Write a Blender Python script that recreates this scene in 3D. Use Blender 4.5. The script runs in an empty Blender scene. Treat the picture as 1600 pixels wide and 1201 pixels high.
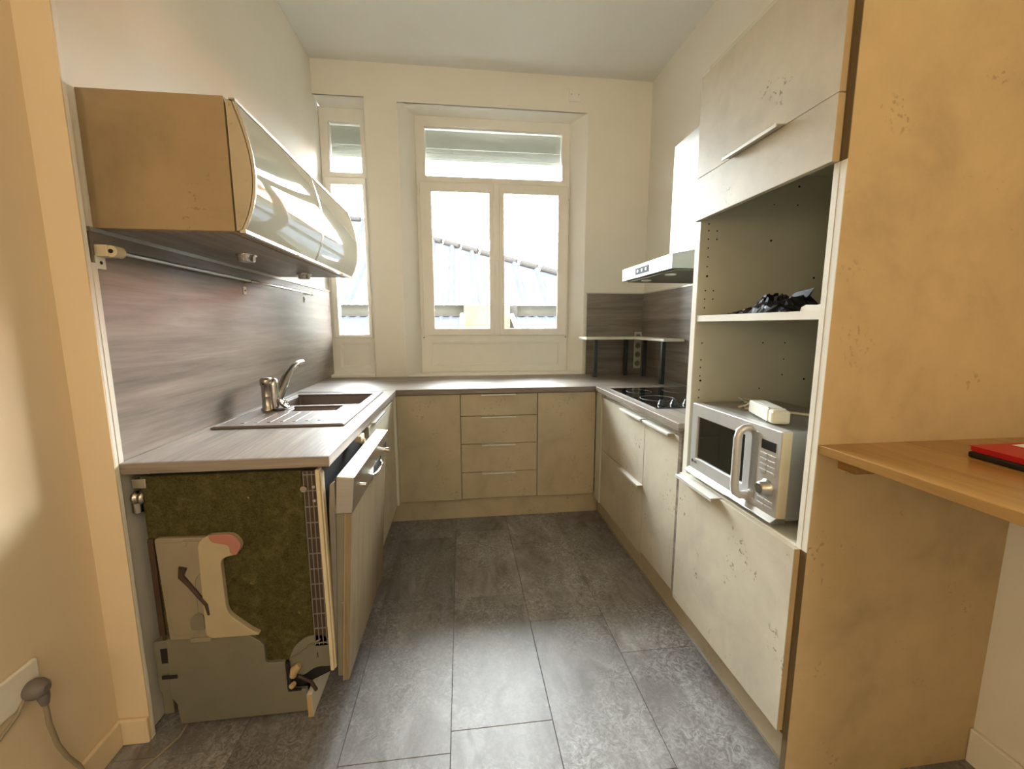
import bpy, bmesh, math, random
from mathutils import Vector, Matrix
random.seed(7)
SC = bpy.context.scene
COL = SC.collection

# ------------------------------------------------------------------ camera
cam_d = bpy.data.cameras.new('camera')
cam = bpy.data.objects.new('camera', cam_d)
COL.objects.link(cam)
CAM = dict(x=1.0196, y=-3.3485, z=1.2975, yaw=0.1193, pitch=0.1401, roll=-0.0014, f=652.13)
def aim():
    cy, sy = math.cos(CAM['yaw']), math.sin(CAM['yaw'])
    cp, sp = math.cos(CAM['pitch']), math.sin(CAM['pitch'])
    fw = Vector((sy*cp, cy*cp, -sp)); r = Vector((cy, -sy, 0)); u = r.cross(fw)
    cr, sr = math.cos(CAM['roll']), math.sin(CAM['roll'])
    r2 = cr*r + sr*u; u2 = -sr*r + cr*u
    m = Matrix((r2, u2, -fw)).transposed().to_4x4()
    m.translation = Vector((CAM['x'], CAM['y'], CAM['z']))
    cam.matrix_world = m
aim()
cam_d.sensor_fit = 'HORIZONTAL'; cam_d.sensor_width = 36.0
cam_d.lens = CAM['f']/1600*36.0
cam_d.clip_start = 0.05; cam_d.clip_end = 200
SC.camera = cam

# ------------------------------------------------------------------ sky and lights
world = bpy.data.worlds.new('overcast_sky'); SC.world = world
world.use_nodes = True
wn = world.node_tree.nodes; wl = world.node_tree.links; wn.clear()
wo = wn.new('ShaderNodeOutputWorld'); wb = wn.new('ShaderNodeBackground')
wb.inputs['Color'].default_value = (0.93, 0.97, 1.0, 1)
wb.inputs['Strength'].default_value = 58.0
wl.new(wb.outputs[0], wo.inputs['Surface'])

def portal(name, loc, sx, sy):
    d = bpy.data.lights.new(name, 'AREA'); d.shape = 'RECTANGLE'; d.size = sx; d.size_y = sy
    d.cycles.is_portal = True
    o = bpy.data.objects.new(name, d); COL.objects.link(o)
    o.location = loc; o.rotation_euler = (-math.pi/2, 0, 0)      # -Z axis looks towards -Y, into the room
portal('window_portal', (1.305, 0.36, 1.95), 1.35, 2.1)
portal('narrow_window_portal', (0.15, 0.36, 1.95), 0.42, 2.1)

def lamp(name, loc, power, col, radius):
    d = bpy.data.lights.new(name, 'POINT'); d.energy = power; d.color = col; d.shadow_soft_size = radius
    o = bpy.data.objects.new(name, d); COL.objects.link(o); o.location = loc
lamp('dining_room_lamp', (1.76, -5.0, 2.5), 27, (1.0, 0.80, 0.56), 0.16)
lamp('dining_room_floor_lamp', (0.18, -4.4, 1.6), 17, (1.0, 0.80, 0.56), 0.22)

SC.view_settings.view_transform = 'Standard'; SC.view_settings.look = 'None'
SC.view_settings.gamma = 1.0; SC.view_settings.use_curve_mapping = False
SC.view_settings.exposure = 0.66

# ------------------------------------------------------------------ materials
def lin(c):
    return tuple((v/255/12.92 if v/255 <= 0.04045 else ((v/255+0.055)/1.055)**2.4) for v in c) + (1.0,)
class Nt:
    def __init__(s, name):
        s.m = bpy.data.materials.new(name); s.m.use_nodes = True
        s.t = s.m.node_tree; s.t.nodes.clear()
        s.out = s.t.nodes.new('ShaderNodeOutputMaterial')
    def n(s, kind, **kw):
        o = s.t.nodes.new(kind)
        for k, v in kw.items(): setattr(o, k, v)
        return o
    def l(s, a, b): s.t.links.new(a, b)
    def coord(s, scale=(1, 1, 1)):
        tc = s.n('ShaderNodeTexCoord'); mp = s.n('ShaderNodeMapping')
        mp.inputs['Scale'].default_value = scale
        s.l(tc.outputs['Object'], mp.inputs['Vector']); return mp.outputs['Vector']
    def noise(s, vec, scale, detail=4, rough=0.55, dist=0.0):
        o = s.n('ShaderNodeTexNoise'); s.l(vec, o.inputs['Vector'])
        o.inputs['Scale'].default_value = scale; o.inputs['Detail'].default_value = detail
        o.inputs['Roughness'].default_value = rough; o.inputs['Distortion'].default_value = dist
        return o.outputs['Fac']
    def ramp(s, fac, stops):
        r = s.n('ShaderNodeValToRGB'); e = r.color_ramp.elements
        while len(e) < len(stops): e.new(0.5)
        for i, (p, c) in enumerate(stops): e[i].position = p; e[i].color = c
        s.l(fac, r.inputs['Fac']); return r.outputs['Color']
    def mix(s, fac, a, b, mode='MIX'):
        o = s.n('ShaderNodeMix', data_type='RGBA', blend_type=mode)
        for key, v in ((0, fac), (6, a), (7, b)):
            if hasattr(v, 'is_linked'): s.l(v, o.inputs[key])
            else: o.inputs[key].default_value = v
        return o.outputs[2]
    def mul(s, a, b):
        o = s.n('ShaderNodeMath', operation='MULTIPLY'); s.l(a, o.inputs[0])
        if hasattr(b, 'is_linked'): s.l(b, o.inputs[1])
        else: o.inputs[1].default_value = b
        return o.outputs[0]
    def bsdf(s, color, rough=0.5, metal=0.0, bump=None, bstr=0.1, bdist=0.002, coat=0.0, spec=0.5, trans=0.0):
        b = s.n('ShaderNodeBsdfPrincipled')
        for key, v in (('Base Color', color), ('Roughness', rough)):
            if hasattr(v, 'is_linked'): s.l(v, b.inputs[key])
            else: b.inputs[key].default_value = v
        b.inputs['Metallic'].default_value = metal; b.inputs['Coat Weight'].default_value = coat
        b.inputs['Coat Roughness'].default_value = 0.04
        b.inputs['Specular IOR Level'].default_value = spec
        b.inputs['Transmission Weight'].default_value = trans
        if bump is not None:
            bp = s.n('ShaderNodeBump'); bp.inputs['Strength'].default_value = bstr; bp.inputs['Distance'].default_value = bdist
            s.l(bump, bp.inputs['Height']); s.l(bp.outputs[0], b.inputs['Normal'])
        s.l(b.outputs[0], s.out.inputs['Surface']); return s.m
def plain(name, c, rough=0.5, metal=0.0, coat=0.0, spec=0.5, var=0.06, scale=9.0):
    t = Nt(name); v = t.coord(); f = t.noise(v, scale, 3)
    c = lin(c); a = tuple(x*(1-var) for x in c[:3])+(1,); b = tuple(min(1, x*(1+var)) for x in c[:3])+(1,)
    return t.bsdf(t.ramp(f, [(0.3, a), (0.7, b)]), rough, metal, coat=coat, spec=spec)
def plaster(name, c):
    t = Nt(name); v = t.coord(); f = t.noise(v, 1.3, 5); g = t.noise(v, 140, 3)
    c = lin(c); a = tuple(x*0.955 for x in c[:3])+(1,)
    return t.bsdf(t.ramp(f, [(0.35, a), (0.65, c)]), 0.75, bump=g, bstr=0.12, bdist=0.002, spec=0.25)
def stone(name, c, spots=1.0, rough=0.42):
    """beige concrete-look laminate: soft clouds and clusters of small dark pits"""
    t = Nt(name); v = t.coord()
    f = t.noise(v, 3.2, 6, 0.62, 0.5); h = t.noise(v, 11, 6, 0.65)
    c = lin(c); a = tuple(x*0.70 for x in c[:3])+(1,); b = tuple(min(1, x*1.12) for x in c[:3])+(1,)
    base = t.ramp(f, [(0.25, a), (0.5, c), (0.75, b)])
    base = t.mix(0.25, base, t.ramp(h, [(0.3, a), (0.7, b)]))
    pit = t.noise(v, 75, 2, 0.5); clus = t.noise(v, 6.5, 2, 0.5)
    pm = t.ramp(pit, [(0.60, (0, 0, 0, 1)), (0.66, (1, 1, 1, 1))])
    cm = t.ramp(clus, [(0.60, (0, 0, 0, 1)), (0.68, (1, 1, 1, 1))])
    m = t.mul(t.mul(pm, cm), 0.75*spots)
    base = t.mix(m, base, lin((88, 78, 60)))
    return t.bsdf(base, rough, spec=0.4)
def wood(name, stops, axis, rough=0.4, stretch=14, scale=3.0, spec=0.5, coat=0.0, fine=0.35):
    t = Nt(name); s = [stretch]*3; s['XYZ'.index(axis)] = 0.7
    v = t.coord(tuple(s)); f = t.noise(v, scale*0.55, 5, 0.6, 0.6); g = t.noise(v, scale*3.2, 4, 0.6)
    a = t.ramp(f, stops); b = t.ramp(g, stops)
    return t.bsdf(t.mix(fine, a, b), rough, spec=spec, coat=coat, bump=g, bstr=0.05, bdist=0.001)
TAUPE = [(0.28, lin((88, 79, 70))), (0.44, lin((117, 106, 96))), (0.58, lin((141, 130, 118))), (0.76, lin((168, 157, 144)))]
OAK = [(0.2, lin((104, 72, 32))), (0.45, lin((144, 105, 52))), (0.7, lin((168, 129, 72))), (0.9, lin((190, 153, 94)))]
def floor_mat(name, tint):
    """grey-brown vinyl plank printed like weathered concrete: clouds, pale scratchy veins, dark smudges"""
    t = Nt(name); v = t.coord((1, 1, 1)); vs = t.coord((1.6, 0.7, 1))
    f = t.noise(vs, 4.6, 9, 0.72, 0.6); g = t.noise(v, 34, 8, 0.75, 2.4); k = t.noise(vs, 7.5, 3, 0.5, 0.3); m = t.noise(v, 3.4, 4, 0.6)
    A, B, C, D, E = [lin(tuple(x*tint for x in c)) for c in ((84, 77, 74), (108, 103, 101), (128, 126, 125), (158, 160, 161), (184, 187, 189))]
    base = t.ramp(f, [(0.32, A), (0.45, B), (0.56, C), (0.70, D)])
    vein = t.ramp(g, [(0.40, A), (0.50, C), (0.58, D), (0.68, E)])
    vm = t.ramp(m, [(0.40, (0.15, 0.15, 0.15, 1)), (0.62, (0.75, 0.75, 0.75, 1))])
    c = t.mix(vm, base, vein)
    c = t.mix(t.mul(t.ramp(k, [(0.64, (0, 0, 0, 1)), (0.72, (1, 1, 1, 1))]), 0.6), c, A)
    r = t.ramp(g, [(0.3, (0.36, 0.36, 0.36, 1)), (0.7, (0.50, 0.50, 0.50, 1))])
    return t.bsdf(c, r, bump=g, bstr=0.05, bdist=0.001, spec=0.6)
def glass_mat(name, tint=(0.98, 1.0, 0.99, 1)):
    t = Nt(name)
    tr = t.n('ShaderNodeBsdfTransparent'); tr.inputs['Color'].default_value = tint
    gl = t.n('ShaderNodeBsdfGlossy'); gl.inputs['Roughness'].default_value = 0.0
    fr = t.n('ShaderNodeFresnel'); fr.inputs['IOR'].default_value = 1.45
    mx = t.n('ShaderNodeMixShader'); t.l(fr.outputs[0], mx.inputs[0]); t.l(tr.outputs[0], mx.inputs[1]); t.l(gl.outputs[0], mx.inputs[2])
    t.l(mx.outputs[0], t.out.inputs['Surface']); return t.m
def felt_mat():
    t = Nt('olive_felt'); v = t.coord(); f = t.noise(v, 22, 8, 0.75, 1.0); g = t.noise(v, 190, 4, 0.7); h = t.noise(v, 45, 2)
    c = t.ramp(f, [(0.3, lin((40, 38, 22))), (0.5, lin((70, 67, 40))), (0.72, lin((108, 104, 68)))])
    d = t.ramp(g, [(0.3, lin((40, 36, 16))), (0.7, lin((118, 108, 62)))])
    c = t.mix(0.4, c, d)
    sp = t.ramp(h, [(0.74, (0, 0, 0, 1)), (0.78, (1, 1, 1, 1))])
    c = t.mix(t.mul(sp, 0.6), c, lin((170, 150, 90)))
    return t.bsdf(c, 0.95, bump=g, bstr=0.9, bdist=0.006, spec=0.1)
def brushed(name, c, rough=0.32, metal=1.0):
    t = Nt(name); v = t.coord((2, 2, 60)); f = t.noise(v, 6, 3)
    c = lin(c); a = tuple(x*0.9 for x in c[:3])+(1,)
    return t.bsdf(t.ramp(f, [(0.3, a), (0.7, c)]), rough, metal)
def tiles_mat():
    t = Nt('terracotta'); v = t.coord(); w = t.n('ShaderNodeTexWave'); t.l(v, w.inputs['Vector']); w.inputs['Scale'].default_value = 3
    return t.bsdf(t.ramp(w.outputs['Fac'], [(0.2, lin((150, 70, 40))), (0.8, lin((205, 110, 70)))]), 0.8)

M = dict(
    handle=plain('satin_aluminium_handle', (222, 219, 210), 0.42, 0.3, var=0.02),
    near=plaster('warm_beige_plaster', (227, 207, 173)), wall=plaster('cream_plaster', (238, 234, 222)), ceil=plaster('white_ceiling_paint', (234, 233, 226)),
    back=plaster('cream_back_wall_plaster', (243, 239, 228)),
    pvc=plain('white_pvc', (243, 240, 232), 0.35, var=0.015), stone=stone('beige_concrete_laminate', (198, 190, 170)),
    stone_plain=stone('beige_concrete_laminate_dark', (180, 167, 140), 0.5),  # same laminate in a darker tone, pits fainter
    panel=stone('warm_beige_side_panel', (190, 167, 124), 0.45, 0.8),
    wood_y=wood('taupe_wood_along_y', TAUPE, 'Y', 0.38, spec=0.4), wood_x=wood('taupe_wood_along_x', TAUPE, 'X', 0.38, spec=0.4),
    splash_y=wood('taupe_splash_along_y', TAUPE, 'Y', 0.42, 11, 2.0, fine=0.25), splash_x=wood('taupe_splash_along_x', TAUPE, 'X', 0.42, 11, 2.0, fine=0.25),
    door_wood=wood('beige_grain_door', [(0.25, lin((98, 82, 60))), (0.5, lin((132, 115, 88))), (0.75, lin((158, 141, 112)))], 'Z', 0.45, 12, 2.4),
    oak=wood('oak_bar', OAK, 'Y', 0.28, 12, 2.0, coat=0.25), oak_b=wood('oak_bar_light', [(0.2, lin((120, 84, 38))), (0.5, lin((156, 116, 60))), (0.85, lin((186, 147, 88)))], 'Y', 0.28, 10, 2.6, coat=0.25), oak_edge=wood('oak_cleat', OAK, 'Y', 0.45),
    edge=plain('raw_board_edge', (178, 154, 112), 0.6), white=plain('white_melamine', (226, 222, 208), 0.45, var=0.02),
    carcass=plain('grey_cream_melamine', (204, 204, 188), 0.5, var=0.02), alu=brushed('aluminium', (206, 204, 198), 0.28),
    steel=brushed('brushed_steel', (190, 188, 182), 0.3), chrome=plain('chrome', (214, 210, 204), 0.12, 1.0, var=0.02),
    nickel=plain('brushed_nickel', (176, 170, 160), 0.27, 1.0, var=0.04),
    dark=plain('dark_gap', (22, 21, 20), 0.7), black=plain('black_plastic', (26, 27, 29), 0.4), blackgl=plain('black_ceramic_glass', (14, 14, 15), 0.08, coat=0.6),
    leg=plain('black_metal', (34, 36, 40), 0.45), sink=plain('taupe_composite', (112, 100, 93), 0.38, var=0.08, scale=120),
    felt=felt_mat(), tank=plain('milky_plastic', (140, 130, 110), 0.35, var=0.05, scale=14), tank2=plain('cream_tube_plastic', (172, 158, 128), 0.4, var=0.05),
    pink=plain('pink_cap_plastic', (166, 112, 98), 0.45), greymetal=plain('grey_painted_metal', (128, 124, 108), 0.45, 0.3),
    mesh=plain('grid_grey', (120, 118, 110), 0.5), brown=plain('dark_brown_plastic', (62, 44, 32), 0.6), seal=plain('cream_seal', (206, 192, 160), 0.6),
    doorglass=None, mwglass=plain('microwave_window', (18, 24, 24), 0.07, coat=0.5), mwbody=plain('silver_plastic', (198, 198, 196), 0.3, 0.35, var=0.03), mwside=plain('grey_enamel', (150, 150, 146), 0.3, 0.2), gable=stone('brown_beige_gable', (158, 136, 102), 0.5, 0.5),
    adapter=plain('white_plastic', (232, 228, 214), 0.45, var=0.03), cable=plain('cream_cable', (214, 206, 184), 0.5),
    bag=plain('black_bin_bag', (14, 14, 15), 0.42, spec=0.2), matte=plain('matte_black', (30, 30, 32), 0.6, spec=0.08), shaded_edge=plain('shaded_board_edge', (104, 88, 60), 0.7), red=plain('red_card', (178, 16, 24), 0.45), paper=plain('white_paper', (230, 228, 220), 0.7),  # brown board edge: shade of the cabinet doors put into the colour
    greyplug=plain('grey_plug', (112, 104, 100), 0.5), greycord=plain('grey_cord', (148, 136, 112), 0.5), socket=plain('cream_socket', (232, 227, 214), 0.4),
    shutter=plain('grey_shutter', (198, 202, 196), 0.5, var=0.02), glass=glass_mat('window_glass'), greenglass=glass_mat('green_edge_glass', (0.82, 0.93, 0.88, 1)),
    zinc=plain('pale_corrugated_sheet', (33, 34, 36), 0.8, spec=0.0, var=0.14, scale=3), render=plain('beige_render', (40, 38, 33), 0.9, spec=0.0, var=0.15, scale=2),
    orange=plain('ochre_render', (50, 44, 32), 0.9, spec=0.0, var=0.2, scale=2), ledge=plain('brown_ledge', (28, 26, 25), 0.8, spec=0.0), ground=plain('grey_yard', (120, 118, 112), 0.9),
    terracotta=tiles_mat(), joint=plain('dark_joint', (70, 66, 63), 0.9))
t = Nt('grey_green_lacquered_glass'); v = t.coord(); f = t.noise(v, 2, 2)
M['doorglass'] = t.bsdf(t.ramp(f, [(0.3, lin((176, 180, 164))), (0.7, lin((182, 186, 170)))]), 0.03, 0.0, coat=1.0, spec=1.0)
t = Nt('edge_glass'); M['edgeglass'] = t.bsdf(lin((170, 196, 182)), 0.15, coat=0.5)
FLOOR = [floor_mat('grey_brown_vinyl_%s' % n, k) for n, k in (('mid', 1.0), ('pale', 1.08), ('deep', 0.90))]

# ------------------------------------------------------------------ mesh builder
OFF = {}
class B:
    def __init__(s): s.v = []; s.f = []; s.sm = []
    def add(s, vs, fs, smooth=False):
        k = len(s.v); s.v += [Vector(p) for p in vs]
        for q in fs: s.f.append([k+i for i in q]); s.sm.append(smooth)
        return s
    def box(s, x0, x1, y0, y1, z0, z1):
        x0, x1 = sorted((x0, x1)); y0, y1 = sorted((y0, y1)); z0, z1 = sorted((z0, z1))
        return s.add([(x, y, z) for z in (z0, z1) for y in (y0, y1) for x in (x0, x1)],
                     [(0, 2, 3, 1), (4, 5, 7, 6), (0, 1, 5, 4), (2, 6, 7, 3), (0, 4, 6, 2), (1, 3, 7, 5)])
    def prism(s, poly, axis, a, b, smooth_sides=False):
        """poly of (u,v): axis X -> (y,z), Y -> (x,z), Z -> (x,y)"""
        def P(u, v, w): return {'X': (w, u, v), 'Y': (u, w, v), 'Z': (u, v, w)}[axis]
        n = len(poly)
        s.add([P(u, v, a) for u, v in poly]+[P(u, v, b) for u, v in poly], [tuple(range(n)), tuple(reversed(range(n, 2*n)))])
        k = len(s.v)-2*n
        for i in range(n):
            j = (i+1) % n
            s.f.append([k+i, k+j, k+n+j, k+n+i]); s.sm.append(smooth_sides)
        return s
    def tube(s, pts, r, seg=10, caps=True):
        pts = [Vector(p) for p in pts]; n = len(pts)
        rr = r if isinstance(r, (list, tuple)) else [r]*n
        vs = []; prev = None
        for i, p in enumerate(pts):
            d = (pts[min(i+1, n-1)]-pts[max(i-1, 0)]).normalized()
            if prev is None: a = d.orthogonal().normalized()
            else:
                a = prev-d*prev.dot(d)
                a = a.normalized() if a.length > 1e-6 else d.orthogonal().normalized()
            prev = a; b = d.cross(a)
            for k in range(seg):
                t = 2*math.pi*k/seg; vs.append(p+(a*math.cos(t)+b*math.sin(t))*rr[i])
        fs = [(i*seg+k, i*seg+(k+1) % seg, (i+1)*seg+(k+1) % seg, (i+1)*seg+k) for i in range(n-1) for k in range(seg)]
        s.add(vs, fs, True)
        if caps:
            k0 = len(s.v)-len(vs)
            s.f.append([k0+k for k in reversed(range(seg))]); s.sm.append(False)
            s.f.append([k0+(n-1)*seg+k for k in range(seg)]); s.sm.append(False)
        return s
    def cyl(s, p0, p1, r, seg=16): return s.tube([p0, p1], r, seg)
    def lathe(s, prof, c, seg=20, axis=(0, 0, 1)):
        """prof of (radius, height) along axis from c"""
        ax = Vector(axis).normalized(); a = ax.orthogonal().normalized(); b = ax.cross(a); c = Vector(c); vs = []
        for r, h in prof:
            for k in range(seg):
                t = 2*math.pi*k/seg; vs.append(c+ax*h+(a*math.cos(t)+b*math.sin(t))*max(r, 1e-4))
        n = len(prof)
        s.add(vs, [(i*seg+k, i*seg+(k+1) % seg, (i+1)*seg+(k+1) % seg, (i+1)*seg+k) for i in range(n-1) for k in range(seg)], True)
        k0 = len(s.v)-len(vs)
        s.f.append([k0+k for k in reversed(range(seg))]); s.sm.append(False)
        s.f.append([k0+(n-1)*seg+k for k in range(seg)]); s.sm.append(False)
        return s
    def ring(s, c, R, r, axis=(0, 0, 1), seg=20, rs=6):
        ax = Vector(axis).normalized(); a = ax.orthogonal().normalized(); b = ax.cross(a); c = Vector(c); vs = []
        for i in range(seg):
            t = 2*math.pi*i/seg; d = a*math.cos(t)+b*math.sin(t)
            for k in range(rs):
                p = 2*math.pi*k/rs; vs.append(c+d*(R+r*math.cos(p))+ax*(r*math.sin(p)))
        return s.add(vs, [(i*rs+k, ((i+1) % seg)*rs+k, ((i+1) % seg)*rs+(k+1) % rs, i*rs+(k+1) % rs) for i in range(seg) for k in range(rs)], True)
    def plate(s, xs, ys, z0, z1, holes=()):
        """slab on a grid of cells, cells in holes left out, walls only where there is an edge"""
        nx, ny = len(xs), len(ys); k = len(s.v)
        for z in (z0, z1):
            for y in ys:
                for x in xs: s.v.append(Vector((x, y, z)))
        I = lambda i, j, t: k+t*nx*ny+j*nx+i
        full = lambda i, j: 0 <= i < nx-1 and 0 <= j < ny-1 and (i, j) not in holes
        for j in range(ny-1):
            for i in range(nx-1):
                if not full(i, j): continue
                F = [[I(i, j, 1), I(i+1, j, 1), I(i+1, j+1, 1), I(i, j+1, 1)], [I(i, j, 0), I(i, j+1, 0), I(i+1, j+1, 0), I(i+1, j, 0)]]
                if not full(i, j-1): F.append([I(i, j, 0), I(i+1, j, 0), I(i+1, j, 1), I(i, j, 1)])
                if not full(i, j+1): F.append([I(i, j+1, 0), I(i, j+1, 1), I(i+1, j+1, 1), I(i+1, j+1, 0)])
                if not full(i-1, j): F.append([I(i, j, 0), I(i, j, 1), I(i, j+1, 1), I(i, j+1, 0)])
                if not full(i+1, j): F.append([I(i+1, j, 0), I(i+1, j+1, 0), I(i+1, j+1, 1), I(i+1, j, 1)])
                s.f += F; s.sm += [False]*len(F)
        return s
    def obj(s, name, mat, parent=None, bevel=0.0, off=None, seg=2):
        o0 = Vector(off) if off is not None else (OFF[parent] if parent is not None else Vector((0, 0, 0)))
        me = bpy.data.meshes.new(name)
        me.from_pydata([tuple(p-o0) for p in s.v], [], s.f)
        bm = bmesh.new(); bm.from_mesh(me)
        bmesh.ops.recalc_face_normals(bm, faces=bm.faces); 
        for f, q in zip(bm.faces, s.sm): f.smooth = q
        es = [e for e in bm.edges if len(e.link_faces) == 2 and e.link_faces[0].smooth != e.link_faces[1].smooth]
        if es: bmesh.ops.split_edges(bm, edges=es)
        bm.to_mesh(me); bm.free()
        me.materials.append(M[mat] if isinstance(mat, str) else mat)
        o = bpy.data.objects.new(name, me); COL.objects.link(o)
        if parent is not None: o.parent = parent
        else: o.location = o0
        OFF[o] = o0
        if bevel:
            m = o.modifiers.new('edge', 'BEVEL'); m.width = bevel; m.segments = seg; m.limit_method = 'ANGLE'; m.angle_limit = math.radians(40)
        return o
def tag(o, label, cat, group=None, kind=None):
    o['label'] = label; o['category'] = cat
    if group: o['group'] = group
    if kind: o['kind'] = kind
    return o
def thing(name, label, cat, loc, group=None):
    o = bpy.data.objects.new(name, None); o.empty_display_size = 0.1; COL.objects.link(o); o.location = loc
    OFF[o] = Vector(loc); return tag(o, label, cat, group)
def structure(o): o['kind'] = 'structure'; return o
def text(s, size, mat, parent, place, name='lettering', depth=0.0006):
    """flat raised lettering; place maps local (x right, y up, z out) to the world"""
    cu = bpy.data.curves.new(name, 'FONT'); cu.body = s; cu.size = size; cu.extrude = depth/2; cu.align_x = 'LEFT'
    tmp = bpy.data.objects.new(name, cu); COL.objects.link(tmp)
    me0 = tmp.to_mesh(); vs = [place @ v.co for v in me0.vertices]; fs = [tuple(p.vertices) for p in me0.polygons]
    tmp.to_mesh_clear(); bpy.data.objects.remove(tmp)
    b = B(); b.add(vs, fs); return b.obj(name, mat, parent)
def frame_mat(origin, right, up):
    r = Vector(right).normalized(); u = Vector(up).normalized(); n = r.cross(u)
    m = Matrix((r, u, n)).transposed().to_4x4(); m.translation = Vector(origin); return m

# ------------------------------------------------------------------ room shell
ZC = 3.151; XR = 2.516; XN = -0.065; YB = -6.2
fl = B(); fl.box(-0.4, 2.8, YB-0.1, 0.3, -0.12, -0.0035)
fl = structure(fl.obj('floor', 'joint'))
cols = [(-0.08, 0.297, -0.80), (0.297, 0.63, -1.063), (0.63, 0.963, -1.56), (0.963, 1.297, -1.49), (1.297, 1.63, -1.684), (1.63, 1.963, -1.905), (1.963, 2.296, -1.3), (2.296, 2.63, -1.6)]
PL = 0.664; k = 0
for x0, x1, ys in cols:
    n0 = -12
    for n in range(-3, 9):
        y1 = ys-PL*(n-1); y0 = y1-PL
        a, b = max(y0, YB), min(y1, 0.0)
        if b-a < 0.02: continue
        g = 0.0008
        p = B().box(max(x0, XN)+g, min(x1, XR)-g, a+g, b-g, -0.012, 0.0)
        r = random.random()
        o = p.obj('floor_plank', FLOOR[0 if r < 0.5 else (1 if r < 0.8 else 2)], fl, 0.0007, seg=1)
        k += 1

w = B()
w.box(-0.4, 0.0, -2.062, 0.02, 0, ZC); structure(B().box(-0.4, 0.022, -2.066, -2.062, 0, ZC).obj('trim_6', 'near')); w.box(-0.4, -0.02, 0.02, 0.42, 0, ZC)
structure(B().box(-0.4, XN, YB, -2.066, 0, ZC).obj('wall_left', 'near'))
structure(w.obj('wall_left', 'wall', bevel=0.003))
structure(B().box(0.0, 0.022, -2.062, -2.0485, 0.0, ZC).obj('trim_5', 'wall', bevel=0.002))     # plaster lip at the end of the recess
w = B()
XO, XI, XO2, XI2, YF = 0.5856, 0.689, 2.005, 1.92, 0.18
w.prism([(0.352, 0), (XO, 0), (XI, YF), (XI, 0.34), (0.315, 0.34), (0.315, YF)], 'Z', 0.895, 2.9)
w.prism([(XO2, 0), (2.8, 0), (2.8, 0.34), (XI2, 0.34), (XI2, YF)], 'Z', 0.895, ZC)
w.prism([(0, 2.9), (0, ZC), (0.34, ZC), (0.34, 2.9)], 'X', 0.352, XO2)
w.box(-0.0, 0.352, 0, 0.34, 2.92, ZC)
w.box(-0.0, 2.8, 0, 0.34, 0, 0.895)
structure(w.obj('wall_back', 'back'))
structure(B().box(XR, 2.8, YB, 0.0, 0, ZC).obj('wall_right', 'wall'))
structure(B().box(-0.4, 2.8, YB-0.2, YB, 0, ZC).obj('wall_front', 'wall'))
structure(B().box(-0.4, 2.8, YB-0.2, 0.34, ZC, ZC+0.15).obj('ceiling', 'ceil'))
b = B(); b.box(XN, 0.022, -2.079, -2.066, 0, 0.085); b.box(XN, XN+0.014, YB, -2.077, 0, 0.085)
structure(b.obj('baseboard_left', 'near', bevel=0.004))
structure(B().box(XR-0.015, XR, YB, -2.4305, 0, 0.11).obj('baseboard_right', 'wall', bevel=0.004))
def hline(name, mat, *a):                                     # thin edge strips of the room
    return structure(B().box(*a).obj(name, mat))

# ------------------------------------------------------------------ windows
def window(name, x0, x1, gx0, gx1, yz):
    y0, y1 = YF, YF+0.075
    f = B(); ztop = 2.925
    f.plate([x0, gx0, gx1, x1], [0.912, 1.16-0.195, 1.16, 1.235, 2.40, 2.466, 2.826, ztop], 0, 1, holes={(1, 1), (1, 3), (1, 5)})
    f.v = [Vector((p.x, y0 if p.z < 0.5 else y1, p.y)) for p in f.v]
    root = structure(f.obj(name, 'pvc', bevel=0.004))
    # lower infill panel with a moulded border
    p = B(); p.box(gx0-0.002, gx1+0.002, y0+0.02, y0+0.04, 0.962, 1.162); p.obj('infill_panel', 'pvc', root, 0.002)
    mo = B(); q = 0.008
    mo.plate([gx0-0.004, gx0+0.012, gx1-0.012, gx1+0.004], [0.961, 0.977, 1.148, 1.164], 0, 1, holes={(1, 1)})
    mo.v = [Vector((v.x, y0+0.006 if v.z < 0.5 else y0+0.022, v.y)) for v in mo.v]
    mo.obj('panel_moulding', 'pvc', root, 0.005)
    g = B(); g.box(gx0-0.01, gx1+0.01, y0+0.034, y0+0.038, 2.456, 2.836); g.obj('transom_pane', 'glass', root)
    # roller shutter seen through the transom
    s = B(); s.box(gx0-0.05, gx1+0.05, y1+0.0005, y1+0.10, 2.694, 2.99)
    sb = s.obj('shutter_box', 'shutter', root, 0.003)
    for i, (za, zb) in enumerate(((2.664, 2.6935), (2.634, 2.6635), (2.606, 2.6335))):
        B().box(gx0-0.04, gx1+0.04, y1+0.004, y1+0.020, za, zb).obj('shutter_slat', 'shutter', root, 0.0015)
    for xx in (gx0-0.05, gx1+0.028):
        B().box(xx, xx+0.022, y1+0.021, y1+0.06, 1.0, 2.70).obj('shutter_guide', 'pvc', root)
    return root, y0, y1
W2, y0, y1 = window('window_2', 0.689, 1.92, 0.763, 1.855, None)
def casement(x0, x1, gx0, gx1):
    c = B(); c.plate([x0, gx0, gx1, x1], [1.217, 1.275, 2.345, 2.420], 0, 1, holes={(1, 1)})
    c.v = [Vector((v.x, y0-0.018 if v.z < 0.5 else y0-0.0005, v.y)) for v in c.v]
    o = c.obj('casement', 'pvc', W2, 0.006, seg=3)
    B().box(gx0-0.01, gx1+0.01, y0-0.012, y0-0.007, 1.265, 2.355).obj('glass_pane', 'glass', o)
    return o
cl = casement(0.714, 1.316, 0.804, 1.257); cr_ = casement(1.318, 1.906, 1.379, 1.824)
B().box(1.292, 1.340, y0-0.026, y0-0.0185, 1.217, 2.420).obj('meeting_stile', 'pvc', W2, 0.004)
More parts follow.
